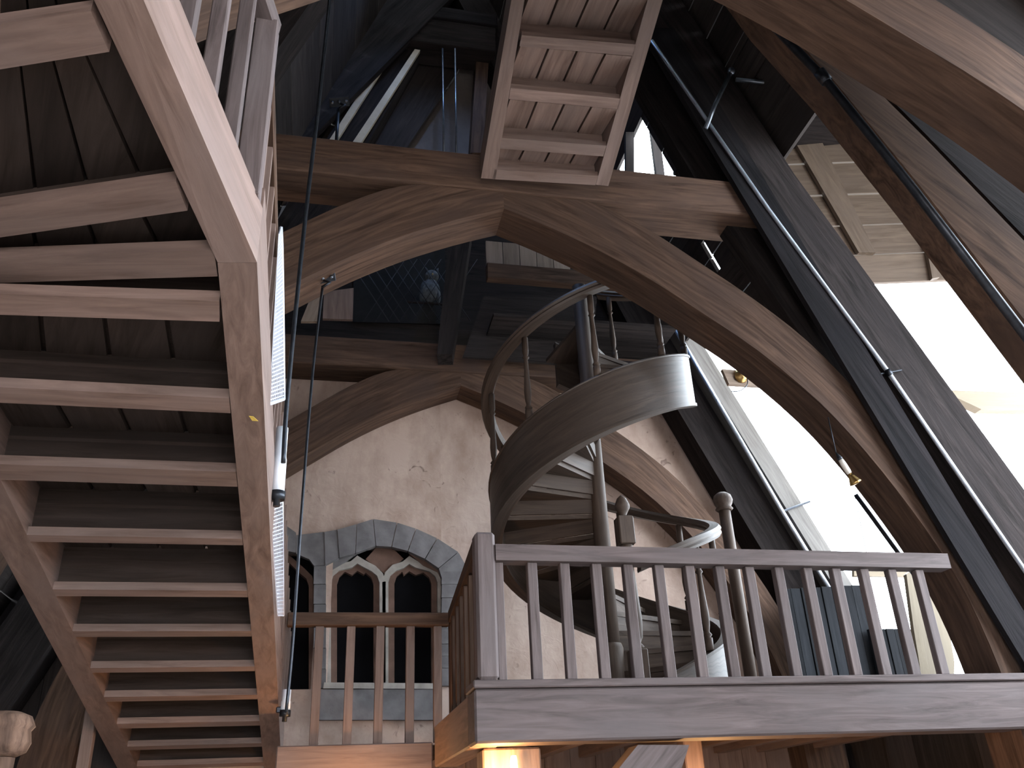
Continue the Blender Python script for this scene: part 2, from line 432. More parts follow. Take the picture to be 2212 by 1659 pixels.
# rough-hewn outer timber nailed on the right rafter of the front truss
a = PY(1420, 70, YA-.12); b = PY(1760, 560, YA-.12)
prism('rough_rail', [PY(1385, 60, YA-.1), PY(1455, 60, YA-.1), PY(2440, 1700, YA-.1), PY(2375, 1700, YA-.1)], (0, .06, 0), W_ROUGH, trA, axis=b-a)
# raking strut with a king post shape between the rear tie beam and the front arch
prism('strut', [PY(972, 500, YC-.30), PY(1018, 500, YC-.30), PY(977, 765, YC-.30), PY(944, 765, YC-.30)], (.05, .28, 0), W_RAFT, trC)
prism('king_post', [PY(1036, 20, YC), PY(1062, 20, YC), PY(1044, 330, YC), PY(1016, 330, YC)], (.0, .25, 0), W_TRUSS, trC)

# dark rafters and pale limewashed strips on the left slope behind the collar
def left_strip(pxs, Y, th, mat, name, par):
    return prism(name, [PY(x, y, Y) for x, y in pxs], (0, th, 0), mat, par)
left_strip([(843, 99), (857, 102), (712, 328), (695, 327)], 9.42, .06, PLPALE, 'limewash_strip', cl)
left_strip([(896, 106), (908, 108), (764, 333), (745, 332)], 9.42, .06, PLPALE, 'limewash_strip', cl)
left_strip([(908, 108), (1004, 112), (990, 152), (866, 338), (764, 333)], 9.84, .08, W_ROOF, 'valley_board', cl)
left_strip([(610, 445), (640, 443), (600, 500), (590, 500)], 9.80, .05, PLPALE, 'limewash_strip', cl)
left_strip([(672, 446), (690, 447), (640, 520), (608, 540)], 9.80, .05, PLPALE, 'limewash_strip', cl)
left_strip([(672, 640), (692, 640), (690, 694), (650, 694)], 9.50, .05, W_PALE, 'limewash_strip', cl)
left_strip([(760, 0), (990, -20), (640, 330), (600, 330)], 9.30, .12, W_ROUGH, 'board', cl)

# ================================================================== GALLERY
GY = 6.0
gb = thing('gallery_beam', (1.01, GY, 2.1), 'massive grey-brown front beam carrying the gallery railing', 'beam')
box('beam', (1.012, GY+.012, 2.11), (6.0, GY+.30, 2.445), W_GAL, gb, bev=.014)
box('cap_board', (1.005, GY-.008, 2.448), (6.0, GY+.34, 2.50), W_GAL, gb, bev=.008)
grb = thing('return_beam', (1.1, 7.1, 2.1), 'side beam running back from the corner under the newel post, lit orange', 'beam')
box('beam', (1.015, GY+.305, 2.11), (1.22, 8.15, 2.445), W_STAIR, grb, bev=.012)
# deck
dk = thing('gallery_deck', (3.5, 7.4, 2.4), 'boarded gallery floor resting on joists behind the front beam', 'deck')
for i in range(17):
    x0 = 1.24 + i*.29
    if x0 > 5.65: break
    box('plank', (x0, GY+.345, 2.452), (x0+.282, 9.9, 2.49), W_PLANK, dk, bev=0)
for i in range(8):
    x0 = 1.75 + i*.52
    box('joist', (x0, GY+.345, 2.27), (x0+.12, 9.9, 2.45), W_STAIR, dk, bev=.005)
# front balustrade
fb = thing('gallery_balustrade', (3.0, GY+.1, 2.5), 'front railing of square balusters running across the gallery edge', 'balustrade')
box('newel_post', (1.04, GY, 2.502), (1.185, GY+.15, 3.52), W_GAL, fb, bev=.02)
box('half_baluster', (1.187, GY+.04, 2.502), (1.245, GY+.10, 3.31), W_GAL, fb, bev=.005)
prism('handrail', [V((1.187, GY, 3.312)), V((1.187, GY, 3.43)), V((1.187, GY+.13, 3.43)), V((1.187, GY+.13, 3.312))], (3.66, 0, -.012), W_GAL, fb, axis=(1, 0, 0))
for i in range(14):
    x = 1.457 + i*.2405
    box('baluster', (x-.036, GY+.035, 2.502), (x+.036, GY+.10, 3.31-.0012*i), W_GAL, fb, bev=.005)
# side and back balustrade of the lower landing
BY = 8.22
sb = thing('landing_side_rail', (1.12, 7.1, 2.4), 'short railing running back from the newel post beside the windows', 'balustrade')
pa = V((1.10, GY+.16, 3.46)); pb = V((1.19, BY-.09, 3.38))
bar('handrail', pa, pb, .10, .11, W_TRUSS, sb)
for i in range(6):
    p = lerp(V((1.10, GY+.16, 0)), V((1.18, BY, 0)), (i+.6)/6.6)
    box('baluster', (p.x-.03, p.y-.03, 2.447), (p.x+.03, p.y+.03, 3.37), W_TRUSS, sb, bev=.004)
lb = thing('landing_balustrade', (.4, BY, 2.3), 'darker railing in front of the twin pointed windows', 'balustrade')
LZ = PY(800, 1607, BY).z
zt = PY(800, 1324, BY).z; zb = PY(800, 1352, BY).z
box('handrail', (-.30, BY-.03, zb), (1.16, BY+.08, zt), W_TRUSS, lb, bev=.008)
for px in (684, 754, 819, 886, 946):
    x = PY(px, 1480, BY).x
    box('baluster', (x-.038, BY, LZ), (x+.038, BY+.065, zb), W_STAIR, lb, bev=.004)
box('corner_post', (1.165, BY-.04, LZ), (1.235, BY+.09, zt+.02), W_TRUSS, lb, bev=.006)
lbm = thing('landing_beam', (0, BY, 1.8), 'warm-lit lower beam carrying the darker railing by the windows', 'beam')
box('beam', (-.31, BY-.06, LZ-.40), (1.0, BY+.2, LZ-.002), W_STAIR, lbm, bev=.01)
for i in range(5):
    x0 = -.30+i*.30
    box('plank', (x0, BY+.205, LZ-.045), (x0+.292, 9.95, LZ-.005), W_PLANK, lbm, bev=0)
# supports under the gallery
sp = thing('gallery_post', (1.2, GY+.4, 0), 'square timber post under the left end of the front beam', 'post')
p0 = PY(1042, 1640, GY+.36); p1 = PY(1168, 1640, GY+.36)
box('post', (p0.x, GY+.345, 0), (p1.x, GY+.60, 2.105), W_STAIR, sp, bev=.012)
bc = thing('gallery_brace', (2.3, GY+.1, 1.7), 'grey diagonal brace under the middle of the front beam', 'brace')
prism('brace', [PY(1378, 1609, GY+.06), PY(1489, 1609, GY+.06), PY(1440, 1760, GY+.06), PY(1255, 1760, GY+.06)], (0, .2, 0), W_GAL, bc)
# candle lamp on the post
cx_ = PY(1110, 1650, GY+.26)
cl_ = thing('candle_lamp', (cx_.x, GY+.26, 1.5), 'small glowing candle lamp on the post under the front beam', 'lamp')
lathe('candle', [(.024, 0), (.026, .05), (.024, .22), (.018, .25)], (cx_.x, GY+.26, cx_.z-.20), CANDLE, cl_, 12)
lathe('holder', [(.012, 0), (.05, .02), (.055, .05), (.03, .06)], (cx_.x, GY+.26, cx_.z-.262), BRASS, cl_, 12)
bar('bracket', (cx_.x, GY+.26, cx_.z-.27), (cx_.x, GY+.345, cx_.z-.27), .03, .03, IRON, cl_)
ll = bpy.data.lights.new('candle_light', 'POINT'); ll.energy = 40; ll.color = (1.0, .50, .17); ll.shadow_soft_size = .05
lo = bpy.data.objects.new('candle_light', ll); COL.objects.link(lo); lo.location = (cx_.x-.12, GY+.16, cx_.z-.02)

# a second candle lamp on the wall below the landing, just under the picture
c2y = 8.02
cl2 = thing('candle_lamp', (.35, c2y, 1.4), 'candle lamp on the front of the landing beam, below the railing by the windows', 'lamp')
lathe('candle', [(.024, 0), (.026, .05), (.024, .22), (.018, .25)], (.35, c2y, 1.50), CANDLE, cl2, 12)
lathe('holder', [(.012, 0), (.05, .02), (.055, .05), (.03, .06)], (.35, c2y, 1.435), BRASS, cl2, 12)
bar('bracket', (.35, c2y, 1.425), (.35, BY+.0, 1.425), .03, .03, IRON, cl2)
box('back_plate', (.28, BY-.05, 1.3), (.42, BY-.01, LZ-.405), W_STAIR, cl2, bev=.004)
l2 = bpy.data.lights.new('candle_light', 'POINT'); l2.energy = 42; l2.color = (1.0, .50, .17); l2.shadow_soft_size = .06
lo2 = bpy.data.objects.new('candle_light', l2); COL.objects.link(lo2); lo2.location = (.35, c2y-.22, 1.62)

gp2 = thing('gallery_post', (3.0, 7.3, 0), 'added lamp-holding post under the gallery floor, right of the grey brace', 'post')  # post added only to carry the extra lamp below
box('post', (2.92, 7.22, 0), (3.08, 7.38, 2.265), W_STAIR, gp2, bev=.01)
cl3 = thing('candle_lamp', (3.0, 7.1, 1.4), 'added unseen fill lamp on the middle post under the gallery floor', 'lamp')  # lamp added out of view to throw orange light on the joists
lathe('candle', [(.024, 0), (.026, .05), (.024, .22), (.018, .25)], (3.0, 7.1, 1.42), CANDLE, cl3, 12)
lathe('holder', [(.012, 0), (.05, .02), (.055, .05), (.03, .06)], (3.0, 7.1, 1.355), BRASS, cl3, 12)
bar('bracket', (3.0, 7.1, 1.345), (3.0, 7.22, 1.345), .03, .03, IRON, cl3)
l3 = bpy.data.lights.new('candle_light', 'POINT'); l3.energy = 60; l3.color = (1.0, .50, .17); l3.shadow_soft_size = .06
lo3 = bpy.data.objects.new('candle_light', l3); COL.objects.link(lo3); lo3.location = (3.0, 6.9, 1.55)

# ================================================================== WINDOWS
WY = YB-.06
w1 = thing('window_1', PY(830, 1480, YB), kind='structure')
def wp(x, y, Y=WY): return PY(x, y, Y)
def wpr(name, pts, th, mat, par, Y=WY):
    return prism(name, [wp(x, y, Y) for x, y in pts], (0, th, 0), mat, par)
# voussoirs and jamb stones, each its own piece
ex = [(700, 1148), (728, 1143), (771, 1131), (806, 1120), (858, 1128), (899, 1141), (945, 1162), (991, 1192), (1013, 1232)]
ii = [(702, 1222), (733, 1206), (768, 1196), (812, 1180), (846, 1182), (881, 1191), (918, 1208), (947, 1228), (953, 1248)]
def shr(q, k=.035):
    c = (sum(p[0] for p in q)/len(q), sum(p[1] for p in q)/len(q))
    return [(p[0]+(c[0]-p[0])*k, p[1]+(c[1]-p[1])*k) for p in q]
for i in range(len(ex)-1):
    wpr('stone', shr([ex[i], ex[i+1], ii[i+1], ii[i]]), .08, STONE, w1, WY - random.uniform(0, .012))
jy = [1234, 1262, 1291, 1327, 1358, 1391, 1417, 1443, 1482]
for i in range(len(jy)-1):
    xr = (1012, 1004, 994, 986, 988, 981, 986, 980)[i]
    wpr('stone', shr([(954, jy[i]+(0)), (xr, jy[i]), (xr-3, jy[i+1]), (953, jy[i+1])], .03), .08, STONE, w1, WY-random.uniform(0, .012))
py_ = [1222, 1262, 1305, 1352, 1400, 1445, 1487]
for i in range(len(py_)-1):
    wpr('stone', shr([(678, py_[i]), (705, py_[i]), (704, py_[i+1]), (677, py_[i+1])], .03), .08, STONE, w1, WY-random.uniform(0, .01))
wpr('stone', [(640, 1156), (700, 1149), (702, 1221), (678, 1222), (668, 1208), (640, 1196)], .08, STONE, w1)
wpr('sill', [(676, 1489), (955, 1489), (955, 1555), (674, 1555)], .085, STONE, w1, WY-.02)
wpr('sill_ledge', [(700, 1474), (955, 1476), (955, 1488), (698, 1487)], .09, STONE_L, w1, WY-.03)
# frame: outer moulding of each lancet
FYW = YB+.03
def lancet(xl, xr, ap, yb, ys, shift):
    out = [(xl, yb), (xl, ys), (xl+6, ys-20), (xl+22, ys-36), (ap[0]-14, ap[1]+12), ap, (ap[0]+16, ap[1]+10), (xr-22, ys-34), (xr-6, ys-18), (xr, ys), (xr, yb)]
    tk = 13
    ins = [(xl+tk, yb), (xl+tk, ys+2), (xl+tk+5, ys-14), (xl+22+8, ys-24), (ap[0]-12, ap[1]+26), (ap[0], ap[1]+17), (ap[0]+14, ap[1]+25), (xr-30, ys-22), (xr-tk-5, ys-12), (xr-tk, ys+2), (xr-tk, yb)]
    A = [wp(x, y, FYW+shift) for x, y in out]; B = [wp(x, y, FYW+shift) for x, y in ins]
    return A, B, ins
for (xl, xr, ap) in ((702, 833, (772, 1200)), (826, 958, (884, 1201))):
    A, B, ins = lancet(xl, xr, ap, 1480, 1256, 0)
    f = band('frame', A, B, (0, .10, 0), STONE_L, w1, axis=(0, 0, 1))
    A2, B2, ins2 = lancet(xl+13, xr-13, (ap[0], ap[1]+16), 1480, 1259, .05)
    band('inner_moulding', A2, B2, (0, .08, 0), BRICKY, f, axis=(0, 0, 1))
    prism('pane', [p+V((0, .12, 0)) for p in A], (0, .012, 0), PANE, f, axis=(0, 0, 1))
wpr('spandrel', [(790, 1208), (815, 1180), (846, 1182), (872, 1207), (832, 1240)], .05, BRICKY, w1, FYW+.02)
wpr('spandrel', [(702, 1222), (733, 1206), (770, 1196), (745, 1215), (715, 1232), (703, 1255)], .06, STONE, w1, FYW-.02)
wpr('spandrel', [(957, 1258), (953, 1246), (947, 1228), (918, 1208), (884, 1196), (915, 1222), (945, 1236)], .06, BRICKY, w1, FYW-.01)
# second window, half hidden by the big stairs
w2 = thing('window_2', wp(600, 1480, YB), kind='structure')
A, B, ins = lancet(545, 680, (612, 1192), 1490, 1262, 0)
f = band('frame', A, B, (0, .10, 0), BRICKY, w2, axis=(0, 0, 1))
prism('pane', [p+V((0, .12, 0)) for p in A], (0, .012, 0), PANE, f, axis=(0, 0, 1))
for q in ([(560, 1120), (600, 1122), (600, 1186), (560, 1200)], [(601, 1122), (640, 1150), (640, 1195), (601, 1187)]):
    wpr('stone', shr(q), .08, STONE, w2)

# ================================================================== SPIRAL STAIRS
SX, SY, SR = 2.515, 7.60, 1.03
HZ, HP = 3.215, 2.70           # stringer top height at angle 0, pitch per turn
def hz(a): return HZ + HP*a/360.0
def hp(a, r, z):
    t = math.radians(a); return V((SX+r*math.cos(t), SY+r*math.sin(t), z))
ss = thing('spiral_staircase', (SX, SY, FLOOR_Z), 'dark wooden spiral stairs with a curved outer band and turned balusters', 'spiral stairs')
lathe('pole', [(.075, 0), (.075, 4.28)], (SX, SY, FLOOR_Z), W_SPIRAL, ss, 24)
lathe('pole_base', [(.12, 0), (.12, .14), (.10, .16), (.10, .50), (.085, .54)], (SX, SY, FLOOR_Z), W_SPIRAL, ss, 20)
A0, A1 = -96, 452
def helix_sweep(name, prof, a0, a1, off, mat, par, step=6, grain=None):
    """prof: list of (dr, dz)"""
    n = int((a1-a0)/step)+1; k = len(prof); vs = []; fs = []
    for i in range(n):
        a = a0+(a1-a0)*i/(n-1)
        for dr, dz in prof: vs.append(hp(a, SR+dr, max(hz(a)+off+dz, FLOOR_Z+.004+.0005*dz)))
    for i in range(n-1):
        for j in range(k):
            j2 = (j+1) % k; fs.append([i*k+j, i*k+j2, (i+1)*k+j2, (i+1)*k+j])
    fs += [list(range(k))[::-1], list(range((n-1)*k, n*k))]
    o = mesh(name, vs, fs, mat, par, (1, 0, 0))
    set_uv(o, [((a0+(a1-a0)*i/(n-1))*math.radians(1)*SR*1.1, pr[1]+2.5*pr[0]) for i in range(n) for pr in prof])
    for p in o.data.polygons: p.use_smooth = True
    md = o.modifiers.new('edge', 'EDGE_SPLIT'); md.split_angle = math.radians(35)
    return o
helix_sweep('outer_stringer', [(0, -.50), (0, 0), (-.075, 0), (-.075, -.50)], A0, A1, 0, W_HELIX, ss)
helix_sweep('stringer_cap', [(.010, 0.001), (.014, .014), (.006, .026), (-.08, .026), (-.085, .001)], A0, A1, 0, W_HELIX, ss)
helix_sweep('stringer_foot', [(.012, -.03), (.012, 0), (-.10, 0), (-.10, -.03)], A0+8, A1, -.501, W_HELIX, ss)
helix_sweep('handrail', [(.045, 0), (.058, .022), (.048, .042), (.060, .064), (.04, .095), (-.04, .095), (-.060, .064), (-.048, .042), (-.058, .022), (-.045, 0)], A0+3, 420, .88, W_HELIX, ss)
ST = 24.0
k = 0; a = A0+4+ST
while a < 440:
    z = hz(a)-.10
    # tread wedge
    n = 5; vs = []; th = .042
    for rr in (.07, SR-.078):
        for i in range(n+1):
            aa = a-2.5+(ST+2.5)*i/n
            vs.append(hp(aa, rr, z))
    m = 2*(n+1); vs += [v-V((0, 0, th)) for v in vs]; fs = []
    for i in range(n):
        fs += [[i, i+1, n+2+i, n+1+i], [m+i, m+n+1+i, m+n+2+i, m+i+1], [i, m+i, m+i+1, i+1], [n+1+i, n+2+i, m+n+2+i, m+n+1+i]]
    fs += [[0, n+1, m+n+1, m], [n, m+n, m+2*n+1, 2*n+1]]
    tr = mesh('tread', vs, fs, W_SPIRAL, ss, V((math.cos(math.radians(a+12)), math.sin(math.radians(a+12)), 0)))
    # riser
    t0 = hp(a, .07, z-th-.001); t1 = hp(a, SR-.078, z-th-.001); rise = min(HP*ST/360-th-.002, t0.z-FLOOR_Z-.004)
    tv = V((-math.sin(math.radians(a)), math.cos(math.radians(a)), 0))*.025
    prism('riser', [t0, t1, t1-V((0, 0, rise)), t0-V((0, 0, rise))], tv, W_SPIRAL, ss, axis=t1-t0)
    a += ST; k += 1
BAL = ((.034, 0), (.034, .10), (.02, .105), (.036, .125), (.018, .15), (.028, .20), (.034, .28), (.022, .50), (.018, .62), (.033, .64), (.02, .66), (.030, .69), (.030, .85))
for a in (-57, -18, 21, 60, 101, 140, 179, 218, 257, 297, 336, 375, 412):
    lathe('baluster', BAL, hp(a, SR-.036, hz(a)+.027), W_SPIRAL, ss, 12)
# newel at the foot of the handrail
nz = FLOOR_Z; nb = hp(-98, SR+.02, nz)
t = bar('newel_post', nb+V((0, 0, .0)), nb+V((0, 0, .30)), .13, .13, W_SPIRAL, ss, up=(0, 1, 0))
lathe('newel_shaft', [(.05, 0), (.06, .02), (.035, .05), (.055, .09), (.064, .22), (.055, .40), (.04, .70), (.05, .74), (.04, .78), (.055, .815)], nb+V((0, 0, .30)), W_SPIRAL, ss, 16)
zt1 = nz+1.115
bar('newel_block', nb+V((0, 0, 1.117)), nb+V((0, 0, 1.35)), .13, .13, W_SPIRAL, ss, up=(0, 1, 0))
lathe('newel_finial', [(.045, 0), (.028, .02), (.045, .05), (.062, .08), (.06, .11), (.04, .16), (.008, .19)], nb+V((0, 0, 1.351)), W_SPIRAL, ss, 16)

# upper platform reached by the spiral
pf = thing('upper_platform', (2.6, 8.6, 6.8), 'dark boarded platform at the head of the spiral stairs', 'platform')
q0 = PY(1052, 580, 8.75)
for i in range(8):
    y0 = 8.72+i*.105
    if y0 > 9.5: break
    box('plank', (1.80, y0, 7.03), (4.1, y0+.10, 7.07), W_RAFT, pf, bev=0)
fe0 = PY(1052, 600, 8.7); fe1 = PY(1256, 605, 8.7)
box('edge_beam', (fe0.x, 8.66, fe0.z-.02), (4.1, 8.78, fe0.z+.20), W_TRUSS, pf, bev=.008)
for i in range(5):
    x0 = fe0.x+.02+i*.215
    box('parapet_board', (x0, 8.80, fe0.z+.202), (x0+.207, 8.83, fe0.z+.62), W_PALE, pf, bev=0)
prism('soffit_board', [PY(1045, 640, 9.2), PY(1290, 640, 9.2), PY(1275, 790, 9.2), PY(1000, 770, 9.2)], (0, .05, 0), W_RAFT, pf)

# ================================================================== THE BIG LEFT STAIRS
def flight(par, lines, planks, ndir, rise, mats, strip_th=.05, pl=4):
    """lines: list of (far_left, near_left, far_right, near_right) corner points of each bearer on the soffit"""
    for i, (fl_, nl, fr, nr) in enumerate(lines):
        prism('bearer', [fl_, fr, nr, nl], (0, 0, strip_th), mats[0], par, axis=fr-fl_)
        e = (nl-fl_); e = e.normalized() if e.length else V((0, -1, 0))
        base = V((0, 0, strip_th+.001))
        prism('riser', [fl_+base, fr+base, fr+base+e*.03, fl_+base+e*.03], (0, 0, rise[i]-strip_th), mats[1], par, axis=fr-fl_)
        if i+1 < len(lines):
            nx = lines[i+1]
            a0 = fl_+V((0, 0, rise[i]+.002)); a1 = fr+V((0, 0, rise[i]+.002))
            b0 = V((nx[0].x, nx[0].y, a0.z)); b1 = V((nx[2].x, nx[2].y, a1.z))
            td = thing_part('tread', (a0+b1)/2, par)
            for k in range(pl):
                t0 = k/pl+.010; t1 = (k+1)/pl-.010
                prism('plank', [lerp(a0, a1, t0), lerp(a0, a1, t1), lerp(b0, b1, t1), lerp(b0, b1, t0)], (0, 0, .035), mats[1], td, axis=b0-a0)
            ov = (b0-a0).normalized()*.03
            prism('top_board', [a0-ov+V((0, 0, .037)), a1-ov+V((0, 0, .037)), b1+ov+V((0, 0, .037)), b0+ov+V((0, 0, .037))], (0, 0, .02), mats[2], td, axis=a1-a0)
def thing_part(name, loc, par):
    return link(name, None, Matrix.Translation(loc), par)

ls = thing('grand_staircase', (-1.0, 5.2, 2.2), 'broad brown wooden stairs seen from below, turning left overhead', 'stairs')
S1P = V((-.491, 5.316, 3.201)); th1 = math.radians(11.5)
S1N = V((0, math.sin(th1), math.cos(th1)))
def L1(x, y): return PP(x, y, S1P, S1N)
# upper flight soffit turns left
P0 = L1(512, 568); al = math.radians(27)
u2 = V((-math.sin(al), -math.cos(al), 0)); th2 = math.radians(13)
S2N = V((-u2.x*math.sin(th2), -u2.y*math.sin(th2), math.cos(th2)))
def L2(x, y): return PP(x, y, P0, S2N)
SH = .27
# right stringer, lower then upper leg
XR0, XR1 = -.485, -.335
lo_far = 10.0
def on1(x, y): # point of soffit plane 1 at given x,y
    return V((x, y, S1P.z - (y-S1P.y)*S1N.y/S1N.z))
yb_ = L1(512, 568).y
R = prism('stringer', [on1(XR0, lo_far), on1(XR1+.02, lo_far), L1(555, 568), L1(470, 568)], (0, 0, .38), W_STAIR, ls, axis=(0, 1, 0))
LFT = prism('stringer', [on1(-1.66, lo_far), on1(-1.84, lo_far), on1(-1.84, 2.9), on1(-1.66, 2.9)], (0, 0, .38), W_STAIR, ls, axis=(0, 1, 0))
q = [L1(470, 567), L1(555, 567), L2(310, 0), L2(203, 0)]
dv = (q[2]-q[1]); dv2 = (q[3]-q[0])
q[2] = q[2]+dv*.5; q[3] = q[3]+dv2*.5
UPR = prism('stringer', q, (0, 0, SH), W_STAIR, ls, axis=dv)
# bearers of the lower flight, measured along the right side (top,bottom of the lit strip)
rows = [(1164, 1178), (1276, 1290), (1363, 1375), (1440, 1450), (1501, 1511), (1558, 1568), (1606, 1614), (1648, 1655)]
lines = []; rise = []
ylow = [(1020, 1052), (862, 894)]
def row(yt, yb):
    pf_ = L1(530, yb); pn = L1(530, yt)
    return (on1(-1.66, pf_.y), on1(-1.66, pn.y), on1(XR0, pf_.y), on1(XR0, pn.y))
for yt, yb in reversed(rows): lines.append(row(yt, yb))
for yt, yb in ylow: lines.append(row(yt, yb))
# winders
def wl(l_t, l_b, r_t, r_b, F):
    a, b, c, d = F(*l_b), F(*l_t), F(*r_b), F(*r_t)
    ex_ = lambda s, e, k: e+(e-s)*k
    return [ex_(c, a, .15), ex_(d, b, .15), c, d]
lines.append(wl((0, 635), (0, 680), (474, 650), (474, 695), L1))
lines.append(wl((0, 557), (0, 611), (462, 540), (470, 597), L2))
lines.append(wl((0, 448), (0, 513), (380, 392), (405, 455), L2))
lines.append(wl((0, 52), (0, 150), (196, 24), (236, 112), L2))
l_ = lines[-1]; pv = lines[-2]
lines.append([l_[i]+(l_[i]-pv[i])*.9 for i in range(4)])
rise = [.31]*8 + [.29, .26, .22, .15, .20, .22, .22]
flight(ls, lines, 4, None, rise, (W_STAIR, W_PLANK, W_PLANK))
# upper side: posts and balusters rising from the right stringer
def sidepost(px, py, w_, h, par=ls, name='baluster', F=L2, back=.0):
    p = F(px, py)+V((0, 0, SH+.002)); 
    return box(name, (p.x-w_/2, p.y-w_/2, p.z), (p.x+w_/2, p.y+w_/2, p.z+h), W_GAL, par, bev=.004)
e0 = L2(555, 567); e1 = q[2]
du = (e1-e0)
inw = V((-du.y, du.x, 0)).normalized()
if inw.x > 0: inw = -inw
for k in range(7):
    p = e0 + du*(.03+.14*k) + inw*.05 + V((0, 0, SH+.002))
    wd = .10 if k == 0 else .062
    R_ = frame(du*V((1, 1, 0)) if False else V((du.x, du.y, 0)))
    M = Matrix.Translation(p+V((0, 0, .5))) @ frame((0, 0, 1), V((0, 1, 0))).to_4x4()
    link('newel_post' if k == 0 else 'baluster', boxmesh(1.0, wd, wd, .005, W_GAL), M, ls)
bar('handrail', e0+inw*.05+V((0, 0, SH+1.03)), e1+inw*.05+V((0, 0, SH+1.03)), .09, .10, W_GAL, ls)
# lower flight railing (seen nearly edge on)
hz0 = on1(XR1-.06, 3.2)+V((0, 0, SH+.95)); hz1 = on1(XR1-.04, 9.9)+V((0, 0, SH+.95))
bar('handrail', hz0, hz1, .07, .07, W_TRUSS, ls)
for k in range(26):
    y = 3.35+k*.25
    p = on1(XR1-.06+.003*k, y)+V((0, 0, .382))
    box('baluster', (p.x-.022, y-.022, p.z), (p.x+.022, y+.022, p.z+.835), W_STAIR, ls, bev=0)

# ================================================================== UPPER STAIRS (top centre)
us = thing('upper_staircase', (1.7, 5.9, 6.67), 'steep lit upper stairs with plank backs above the big arch', 'stairs')
U0 = PY(1040, 385, 5.92); thu = math.radians(33)
UN = V((0, math.sin(thu), math.cos(thu)))
def L3(x, y): return PP(x, y, U0, UN)
def stretch(a, b, k): return b+(b-a)*k
o0, o1 = L3(1039, 385), L3(1106, -8); i0, i1 = L3(1070, 387), L3(1134, -6)
prism('stringer', [o0, i0, stretch(i0, i1, .5), stretch(o0, o1, .5)], (0, 0, .26), W_STAIR, us, axis=o1-o0)
o0, o1 = L3(1314, 402), L3(1433, -5); i0, i1 = L3(1287, 399), L3(1401, -7)
prism('stringer', [o0, i0, stretch(i0, i1, .5), stretch(o0, o1, .5)], (0, 0, .26), W_STAIR, us, axis=o1-o0)
def ur(lt, lb_, rt, rb): return [L3(*lb_), L3(*lt), L3(*rb), L3(*rt)]
ul = [ur((1068, 366), (1064, 387), (1292, 380), (1286, 400)), ur((1084, 298), (1080, 321), (1310, 315), (1303, 338)),
      ur((1103, 190), (1099, 214), (1341, 213), (1335, 236)), ur((1127, 76), (1122, 100), (1374, 96), (1367, 121))]
dl = [ul[3][i]-ul[2][i] for i in range(4)]
for k in (1, 2): ul.append([ul[3][i]+dl[i]*k for i in range(4)])
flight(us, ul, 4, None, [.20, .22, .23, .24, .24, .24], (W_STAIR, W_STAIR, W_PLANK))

# ================================================================== RIGHT SIDE: board gable, planks, outside pieces
bgab = thing('board_gable', PY(1900, 400, 6.8), 'wall of wide horizontal boards with joints, top right above the bright opening', 'boarding')
def bgp(x, y):
    # plane slightly turned towards the viewer
    n = V((.30, 1, 0)).normalized(); p0_ = PY(1900, 400, 6.85)
    return PP(x, y, p0_, n)
lj = [(1560, 25), (1602, 92), (1658, 158), (1706, 224), (1750, 290), (1789, 353), (1826, 420), (1862, 486), (1893, 550), (1905, 612)]
rj = [(1990, 10), (2010, 78), (2030, 145), (2055, 210), (2080, 275), (2110, 340), (2140, 408), (2170, 473), (2190, 536), (2230, 598)]
for i in range(len(lj)-1):
    A_, B_, C_, D_ = lj[i], rj[i], rj[i+1], lj[i+1]
    A_ = (A_[0]-170, A_[1]+6.5); D_ = (D_[0]-170, D_[1]+3.5); B_ = (B_[0]+180, B_[1]-4.5); C_ = (C_[0]+180, C_[1]-7.5)
    off = V((0, random.uniform(0, .015), 0))
    prism('plank', [bgp(*p)+off for p in (A_, B_, C_, D_)], (0, .04, 0), W_GABLE, bgab, axis=bgp(*B_)-bgp(*A_))
f_ = V((0, -.05, 0))
prism('batten', [bgp(1640, 185)+f_, bgp(1712, 190)+f_, bgp(1886, 551)+f_, bgp(1850, 551)+f_], (0, .049, 0), W_GABLE, bgab)
prism('batten', [bgp(1975, 430)+f_, bgp(1998, 430)+f_, bgp(2024, 604)+f_, bgp(2008, 607)+f_], (0, .049, 0), W_GABLE, bgab)
# plank bracket with a brass bulb fitting
for i in range(9):
    y0 = 2.2+i*.62
    box('soffit_board', (3.9, y0, 8.62), (9.0, y0+.61, 8.66), W_RAFT, bgab, bev=0)
for i in range(6):  # unseen boards added to screen sky light from the upper gable boards
    z0 = 6.9+i*.29
    box('sky_screen_board', (8.2, 2.2, z0), (8.24, 7.7, z0+.285), W_ROOF, bgab, bev=0)
lpk = thing('lamp_plank', PY(1640, 815, 8.0), 'short brown plank between the outer board and the arch, behind the brass fitting', 'plank')
prism('plank', [PY(1560, 797, 8.0), PY(1700, 808, 8.0), PY(1705, 838, 8.0), PY(1575, 830, 8.0)], (0, .05, 0), W_PALE, lpk)
bf = thing('brass_bulb_fitting', PY(1603, 812, 7.95), 'small brass wall light with a bulb on the short plank', 'lamp')
bp_ = PY(1601, 812, 7.99); bx = (PY(1622, 806, 7.99)-bp_).normalized()
lathe('rose', [(.085, 0), (.085, .012), (.062, .03), (.045, .05), (.02, .06)], bp_, BRASS, bf, 20, axis=(.1, -1, -.15))
lathe('bulb', [(.016, 0), (.018, .03), (.030, .06), (.028, .085), (.010, .10)], bp_+V((0, -.06, 0)), GLASSLIT, bf, 12, axis=(.35, -.5, .35))
lathe('knob', [(.01, 0), (.022, .012), (.022, .03), (.008, .04)], bp_+V((.10, -.06, .035)), BRASS, bf, 10, axis=(1, -.2, .3))
